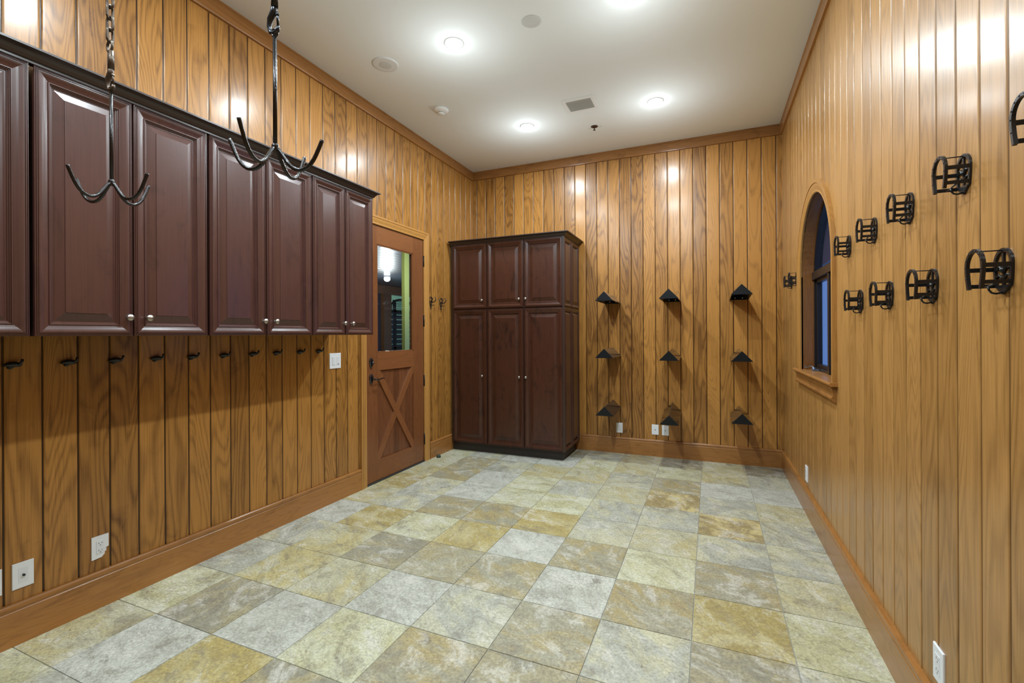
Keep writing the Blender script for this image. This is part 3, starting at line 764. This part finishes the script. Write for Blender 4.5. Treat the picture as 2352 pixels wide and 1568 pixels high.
# ---------------------------------------------------------------- tack hangers on chains
def hanger(x, y, zh, az, r, tx_, ty_, label, chain_from, kinds):
    """zh: hub height; prongs curve down from the hub and up again to the tips"""
    t = thing('tack_hanger', label, 'tack hanger', (x, y, H), 'hanging tack hangers')
    z0 = zh - H
    ze = z0 + .292
    rod = MB().tube([(0, 0, z0), (0, 0, ze - .012)], .0052, 10)
    ring = [(0.0085 * cos(2 * pi * q / 16), 0, ze + 0.0085 * sin(2 * pi * q / 16)) for q in range(16)]
    rod.tube(ring, .0038, 8, closed=True); rod.lathe([(.009, -.008), (.009, .006), (.005, .012)], (0, 0, z0), 'z', 12)
    rod.build('hook_rod', 'prong', t)
    for q in range(4):
        a = az + q * pi / 2; ca, sa = cos(a), sin(a); dz = tx_ * r * ca + ty_ * r * sa
        pr = [(0, .0), (.010, -.006), (.022, -.022), (.036, -.040), (.054, -.053), (.074, -.054), (.092, -.044), (.106, -.026), (.117, -.004), (.128, .021)]
        k = r / .128
        pts = [(ca * u * k, sa * u * k, z0 + v + dz * (u / .128)) for u, v in pr]
        # smooth by Catmull-Rom
        P_ = [Vector(p) for p in pts]; out = []
        for i in range(len(P_) - 1):
            p0, p1, p2, p3 = P_[max(i - 1, 0)], P_[i], P_[i + 1], P_[min(i + 2, len(P_) - 1)]
            for s in range(4):
                u = s / 4; out.append(.5 * ((2 * p1) + (p2 - p0) * u + (2 * p0 - 5 * p1 + 4 * p2 - p3) * u * u + (3 * p1 - p0 - 3 * p2 + p3) * u ** 3))
        out.append(P_[-1])
        MB().tube(out, .0050, 10).build('prong', 'prong', t)
    # swivel snap: eye ring below, barrel, eye above
    zs = ze + .010
    sn = MB()
    hookp = [(0, 0, zs + .062), (-.004, 0, zs + .042), (-.016, 0, zs + .028), (-.020, 0, zs + .010), (-.014, 0, zs - .006), (-.002, 0, zs - .010), (.010, 0, zs - .006), (.013, 0, zs + .004)]
    sn.tube(hookp, [.0075, .0085, .0075, .0055, .0052, .0052, .0055, .0045], 10)
    sn.tube([(.012, 0, zs + .006), (.009, 0, zs + .040)], .0030, 8)
    sn.tube([(.0, 0, zs + .055), (.002, 0, zs + .112)], [.0085, .0075], 12)
    sn.tube([(.006, 0, zs + .030), (.013, 0, zs + .036)], .0045, 8)
    zt = zs + .112
    eye = [(-.006 + .013 * cos(2 * pi * q / 16), 0, zt + .016 + .017 * sin(2 * pi * q / 16)) for q in range(16)]
    sn.tube(eye, .0042, 8, closed=True)
    sn.build('swivel_snap', kinds, t)
    # chain links
    def link_mesh():
        hl, hr = .0122, .0098; pts = []
        for q in range(9): a = pi * q / 8; pts.append((hr * cos(a), 0, hl + hr * sin(a)))
        for q in range(9): a = pi + pi * q / 8; pts.append((hr * cos(a), 0, -hl + hr * sin(a)))
        return MB().tube(pts, .0037, 8, closed=True)
    zc = zt + .030 + .020; step = .0362; first = None; i = 0
    while zc < -.045:
        if first is None: first = link_mesh().build('chain_link', 'chain', t); o_ = first
        else: o_ = first.copy(); COL.objects.link(o_); o_.parent = t
        o_.location = (-.004, 0, zc); o_.rotation_euler = (0, 0, radians(20 if i % 2 else 110)); zc += step; i += 1
    ey = MB().lathe([(.028, 0), (.028, .004), (.010, .008), (.006, .010)], (0, 0, 0), '-z', 20)
    ey.tube([(0, 0, -.006), (0, 0, -.014), (-.012, 0, -.022), (-.016, 0, -.036), (-.004, 0, -.050), (.010, 0, -.044), (.014, 0, -.030)], .004, 8)
    ey.build('ceiling_hook', 'snap', t)
    return t
hanger(1.147, -4.59, 1.862, radians(15), .128, 0, .075, 'dark four-prong tack hanger on a rusty chain, in front of the widest cabinet', 0, 'chain')
hanger(1.862, -4.59, 1.856, radians(15), .128, -.075, 0, 'dark four-prong tack hanger hooked on a snap, seen against the cabinet crown moulding', 0, 'snap')

# ---------------------------------------------------------------- wall plates
def plate(name, loc, label, cat, w, h, axis, parts, group=None, broken=False):
    """axis 'x+': on the left wall facing +x; 'x-': right wall; 'y-': far wall.  local u to the right as seen, v up"""
    t = thing(name, label, cat, loc, group)
    if axis == 'x+': T = lambda u, v, n: (n, u, v)
    elif axis == 'x-': T = lambda u, v, n: (-n, -u, v)
    else: T = lambda u, v, n: (u, -n, v)
    def slab(mb, u0, u1, v0, v1, n0, n1, ch=.0):
        vs = []
        for n, c in ((n0, 0), (n1 - ch, 0), (n1, ch)):
            vs += [T(u0 + c, v0 + c, n), T(u1 - c, v0 + c, n), T(u1 - c, v1 - c, n), T(u0 + c, v1 - c, n)]
        fs = [(0, 1, 2, 3), (8, 9, 10, 11)]
        for a in (0, 4):
            for q in range(4): fs.append((a + q, a + (q + 1) % 4, a + 4 + (q + 1) % 4, a + 4 + q))
        return mb.add(vs, fs)
    pm = MB()
    if broken:
        poly = [(-w / 2, -h / 2), (w * .10, -h / 2 + .004), (w * .16, -h / 2 + .010), (w * .26, -h / 2 + .016), (w * .28, -.012), (w * .5, -.008), (w / 2, h / 2), (-w / 2, h / 2)]
        vs = [T(u, v, 0) for u, v in poly] + [T(u, v, .0055) for u, v in poly]; n = len(poly)
        pm.add(vs, [tuple(range(n)), tuple(range(n, 2 * n))] + [(i, (i + 1) % n, n + (i + 1) % n, n + i) for i in range(n)])
    else: slab(pm, -w / 2, w / 2, -h / 2, h / 2, 0, .006, .002)
    for v in (-h * .42, h * .42):
        if not (broken and v < 0): pm.add([T(.0028 * cos(a) , v + .0028 * sin(a), .0066) for a in [2 * pi * q / 10 for q in range(10)]], [tuple(range(10))])
    pm.build('cover_plate', 'white', t)
    T_ = T
    for kind in parts:
        if kind == 'duplex':
            slab(MB(), -.0168, .0168, -.034, .034, .0055, .0072, .0008).build('receptacle', 'white_dim', t)
            for cv in (.018, -.018):
                s = MB()
                slab(s, -.0075, -.0055, cv - .001, cv + .006, .0070, .0075); slab(s, .0050, .0070, cv - .001, cv + .005, .0070, .0075)
                slab(s, -.0015, .0020, cv - .010, cv - .006, .0070, .0075); s.build('socket_slots', 'slot', t)
        elif kind == 'coax':
            slab(MB(), -.0168, .0168, -.034, .034, .0055, .0068, .0005).build('insert', 'white_dim', t)
            MB().tube([T(0, 0, .006), T(0, 0, .016)], .0048, 10).build('coax_jack', 'snap', t)
        elif kind == 'jack':
            MB().tube([T(0, 0, .005), T(0, 0, .010)], .0046, 10).build('jack', 'snap', t)
        elif kind == 'rockers':
            slab(MB(), -.040, -.007, -.034, .034, .0055, .0085, .0012).build('rocker_switch', 'white_dim', t)
            slab(MB(), .010, .043, -.034, .034, .0055, .0070, .0010).build('dimmer_paddle', 'white_dim', t)
            slab(MB(), .024, .038, -.030, -.026, .0065, .0078).build('dimmer_bar', 'slot', t)
        elif kind == 'stub':
            slab(MB(), .019, .027, -.030, .002, 0, .0030).build('exposed_box', 'white_dim', t)
    return t
plate('light_switch', (0, -2.462, 1.166), 'white two-gang light switch on the wall between hooks and door', 'light switch', .126, .128, 'x+', ['rockers'])
plate('electrical_outlet', (0, -4.086, .305), 'white duplex outlet with a broken cover corner above the baseboard', 'outlet', .072, .115, 'x+', ['duplex', 'stub'], broken=True)
plate('cable_outlet', (0, -4.375, .302), 'white cover plate with coaxial cable jack low on the left wall', 'outlet', .073, .115, 'x+', ['coax'])
plate('wall_plate', (0, -4.480, .300), 'white wall plate cut off by the photo edge beside the coaxial plate', 'outlet', .073, .115, 'x+', ['duplex'])
plate('electrical_outlet', (1.905, 0, .291), 'white outlet below the saddle racks, nearest the tall cabinet', 'outlet', .073, .115, 'y-', ['duplex'])
plate('cable_outlet', (2.303, 0, .298), 'white jack plate just left of the bottom centre saddle rack', 'outlet', .075, .113, 'y-', ['jack'])
plate('cable_outlet', (2.412, 0, .297), 'white jack plate partly behind the bottom centre saddle rack', 'outlet', .073, .113, 'y-', ['jack'])
plate('electrical_outlet', (W, -1.245, .292), 'white outlet low on the window wall, the far one below the window', 'outlet', .075, .118, 'x-', ['duplex'])
plate('electrical_outlet', (W, -3.502, .293), 'white duplex outlet low on the window wall nearest the camera', 'outlet', .073, .116, 'x-', ['duplex'])

# ---------------------------------------------------------------- ceiling fittings
def downlight(loc, label):
    t = thing('recessed_light', label, 'ceiling light', loc, 'recessed ceiling lights')
    MB().lathe([(.056, .006), (.060, .0062), (.070, .004), (.072, .0005), (.056, .0005)], (0, 0, 0), '-z', 36).build('trim_ring', 'vent_white', t)
    MB().lathe([(.058, .001), (.056, .010), (.045, .018), (.026, .023), (0, .0245)], (0, 0, 0), '-z', 32).build('lens', 'lens', t)
    return t
lx, lyy = (1.163, 2.425), (-1.007, -2.482, -3.957, -5.432)
lab = {(0, 0): 'lit recessed ceiling light nearest the tall cabinet', (1, 0): 'lit recessed ceiling light beyond the vent, nearest the window wall corner',
       (0, 1): 'largest lit recessed ceiling light, between the two round grilles', (1, 1): 'lit recessed ceiling light cut off by the top photo edge'}
dl = None
POW, CEIL_FILL = 25, 6.4
for j, y in enumerate(lyy):
    for i, x in enumerate(lx):
        L_ = lab.get((i, j), 'recessed ceiling light behind the camera, outside the photo')
        if dl is None: dl = downlight((x, y, H), L_)
        else: dup(dl, (x, y, H), L_)
        ld = bpy.data.lights.new('downlight_lamp', 'AREA'); ld.shape = 'DISK'; ld.size = .10; ld.energy = POW; ld.color = LAMPCOL[:3]
        lo2 = bpy.data.objects.new('downlight_lamp', ld); COL.objects.link(lo2); lo2.location = (x, y, H - .030)
        lp = bpy.data.lights.new('added_ceiling_fill', 'POINT'); lp.energy = CEIL_FILL; lp.shadow_soft_size = .06; lp.color = LAMPCOL[:3]  # added fill point hung below each downlight to brighten the ceiling
        lq = bpy.data.objects.new('added_ceiling_fill', lp); COL.objects.link(lq); lq.location = (x, y, H - .45)
sp = thing('ceiling_speaker', 'larger round grey speaker grille in the ceiling near the wall cabinets', 'speaker', (.535, -2.466, H))
MB().lathe([(.100, 0), (.100, .004), (.094, .006), (.083, .006)], (0, 0, 0), '-z', 40).build('trim_ring', 'plate_grey', sp)
MB().lathe([(.083, .0), (.083, .0045), (.04, .0065), (0, .007)], (0, 0, 0), '-z', 40).build('grille', 'grille', sp)
tag(MB().lathe([(.0635, 0), (.0635, .004), (.060, .006), (0, .007)], (1.766, -2.479, H), '-z', 36).build('ceiling_cover_plate', 'grille', org=(1.766, -2.479, H)),
    'smaller round grey cover plate between the two largest ceiling lights', 'cover plate')
sd = thing('smoke_detector', 'white smoke detector dome on the ceiling', 'smoke detector', (.545, -1.660, H))
MB().lathe([(.070, 0), (.070, .010), (.064, .018), (.045, .026), (.030, .030)], (0, 0, 0), '-z', 32).build('base', 'vent_white', sd)
MB().lathe([(.026, .028), (.026, .036)], (0, 0, 0), '-z', 28).build('sensing_gap', 'vent_slat', sd)
MB().lathe([(.031, .036), (.031, .042), (.022, .046), (0, .047)], (0, 0, 0), '-z', 28).build('cap', 'vent_white', sd)
vt = thing('ceiling_vent', 'white square air vent with grey louvres in the ceiling', 'vent', (1.778, -1.228, H))
fr = MB()
for x0, x1, y0, y1 in ((-.150, -.115, -.128, .128), (.115, .150, -.128, .128), (-.115, .115, -.128, -.092), (-.115, .115, .092, .128)):
    fr.box(x0, x1, y0, y1, -.006, 0, .001)
fr.build('frame', 'vent_white', vt)
MB().box(-.115, .115, -.092, .092, -.0012, -.0002).build('duct_back', 'vent_slat', vt)
for q in range(8):
    y = -.080 + q * .0228
    s = MB(); s.add([(-.115, y - .008, -.001), (.115, y - .008, -.001), (.115, y + .008, -.010), (-.115, y + .008, -.010), (-.115, y - .006, 0), (.115, y - .006, 0), (.115, y + .010, -.009), (-.115, y + .010, -.009)],
                    [(0, 1, 2, 3), (4, 5, 6, 7), (0, 1, 5, 4), (2, 3, 7, 6), (0, 3, 7, 4), (1, 2, 6, 5)]); s.build('louvre', 'vent_slat', vt)
sk = thing('fire_sprinkler', 'small brown fire sprinkler head on the ceiling', 'sprinkler', (1.793, -.720, H))
MB().lathe([(.036, 0), (.034, .004), (.022, .009), (.010, .011)], (0, 0, 0), '-z', 24).build('escutcheon', 'copper', sk)
MB().lathe([(.006, .008), (.005, .030), (.007, .034), (.013, .036), (.013, .038), (0, .039)], (0, 0, 0), '-z', 16).build('sprinkler_head', 'copper', sk)

# ---------------------------------------------------------------- hall seen through the door glass
XH = -4.40; HZ = 2.56
struct(MB().box(XH - .3, -.121, -3.0, 8.0, -.02, .0).build('floor_hall', 'hall_floor'))
pl = MB()
for q in range(30):
    x1 = -.121 - q * .15; pl.box(x1 - .147, x1, -3.0, 8.0, HZ, HZ + .02, .003)
struct(pl.build('ceiling_hall', 'hall_dark'))
struct(MB().box(-4.8, -.121, -3.0, 8.0, HZ + .02, HZ + .04).build('ceiling_hall_deck', 'hall_dark'))
struct(MB().box(XH, XH + .10, -3.0, 8.0, 2.362, HZ).build('beam_hall', 'hall_brown'), 'brown wooden beam in the hall beyond the door')
struct(MB().box(XH, XH + .12, 3.56, 3.838, 0, 2.362).build('column_hall', 'hall_brown'), 'brown wooden post in the hall beyond the door')
struct(MB().box(XH - .02, XH + .02, -3, 3.56, 0, 2.362).build('wall_hall', 'eave'))
struct(MB().box(XH - 2.2, XH - 2.1, 0, 9, 0, 3).build('wall_stall', 'dusk_wall'))
struct(MB().box(-1.15, -1.10, .011, .120, 0, HZ).build('column_green', 'lime'), 'lime green painted pillar in the hall beyond the door')
struct(MB().box(-4.8, -.121, 7.9, 8.0, 0, HZ).build('wall_hall_end', 'dusk_wall'))
struct(MB().box(-4.8, -.121, -3.1, -3.0, 0, HZ).build('wall_hall_near', 'eave'))
gt = thing('stall_gate', 'black horse stall gate with arched grille seen through the door glass', 'gate', (XH, 4.36, 0))
go = (XH, 4.36, 0); ga, gb = 3.845, 4.90; gm = (ga + gb) / 2; gr = (gb - ga) / 2
fr = MB()
ar = [(gb - .02, .02)] + [(gm + (gr - .02) * cos(pi * k / 16), 2.0 + .27 * sin(pi * k / 16)) for k in range(17)] + [(ga + .02, .02)]
fr.tube([(XH + .03, a, b) for a, b in ar], .028, 8)
for z in (1.05, 1.97): fr.box(XH + .01, XH + .05, ga, gb, z - .03, z + .03)
fr.box(XH + .01, XH + .05, 4.02, 4.12, .02, 2.25)
fr.build('gate_frame', 'iron', gt, go)
gl_ = MB()
for q in range(1, 18):
    y = ga + q * (gb - ga) / 18; top_ = 2.0 + .27 * sqrt(max(0, 1 - ((y - gm) / gr) ** 2))
    gl_.box(XH + .025, XH + .033, y - .004, y + .004, 1.97, top_)
for z in (2.04, 2.10, 2.16, 2.22): 
    hw_ = gr * sqrt(max(0, 1 - ((z - 2.0) / .27) ** 2)); gl_.box(XH + .026, XH + .032, gm - hw_, gm + hw_, z - .004, z + .004)
gl_.build('arched_grille', 'iron', gt, go)
bo = MB()
for q in range(16):
    z = .06 + q * .122; bo.box(XH + .015, XH + .04, ga, gb, z, z + .104)
bo.build('gate_boards', 'hall_dark', gt, go)
hl = thing('ceiling_lamp', 'bright lamp on the dark ceiling of the hall beyond the door', 'lamp', (-3.10, 2.17, HZ))
MB().lathe([(.07, 0), (.07, .012), (.05, .02)], (0, 0, 0), '-z', 24).build('lamp_base', 'vent_white', hl)
MB().lathe([(.05, .02), (.062, .045), (.058, .075), (.035, .10), (0, .108)], (0, 0, 0), '-z', 24).build('lamp_globe', 'lens2', hl)
def point(loc, e, r=.06, col=(1, 1, 1)):
    ld = bpy.data.lights.new('hall_lamp_and_fill', 'POINT'); ld.energy = e; ld.shadow_soft_size = r; ld.color = col
    q = bpy.data.objects.new('hall_lamp_and_fill', ld); COL.objects.link(q); q.location = loc; return q
point((-3.10, 2.17, HZ - .55), 55, .06, (.92, .96, 1))
point((-.45, -.35, HZ - .35), 26, .06, (1, .97, .80))  # added fill with no fixture, brightens the green pillar
point((XH - 1.1, 4.6, 2.6), 120, .1, (.95, 1, .95))

# outside, seen through the arched window
struct(MB().box(W + .14, W + 1.1, -7, 6, 2.50, 2.60).build('roof_eave', 'eave'))

# ---------------------------------------------------------------- world (blue dusk), camera, view
wd = bpy.data.worlds.new('dusk'); SC.world = wd; wd.use_nodes = True
nt = wd.node_tree; bg = nt.nodes['Background']; bg.inputs[0].default_value = (.072, .185, .50, 1); bg.inputs[1].default_value = 1.9

cam = bpy.data.cameras.new('camera'); co = bpy.data.objects.new('camera', cam); COL.objects.link(co)
cam.sensor_fit = 'HORIZONTAL'; cam.sensor_width = 36; cam.lens = 36 * 1065.78 / 2352
cam.shift_y = (767.34 - 784) / 2352; cam.clip_start = .02; cam.clip_end = 100
co.matrix_world = Matrix.Translation((2.8753, -5.4388, 1.38)) @ Matrix.Rotation(.4033, 4, 'Z') @ Matrix.Rotation(pi / 2, 4, 'X') @ Matrix.Rotation(-.005, 4, 'Z')
SC.camera = co
vs_ = SC.view_settings; vs_.view_transform = 'Standard'; vs_.look = 'None'; vs_.gamma = 1; vs_.use_curve_mapping = False; vs_.exposure = 0.0
SC.cycles.max_bounces = 10; SC.cycles.diffuse_bounces = 2; SC.cycles.glossy_bounces = 4; SC.cycles.transparent_max_bounces = 8
SC.cycles.sample_clamp_indirect = 6; SC.cycles.caustics_reflective = False; SC.cycles.caustics_refractive = False
SC.cycles.use_denoising = True
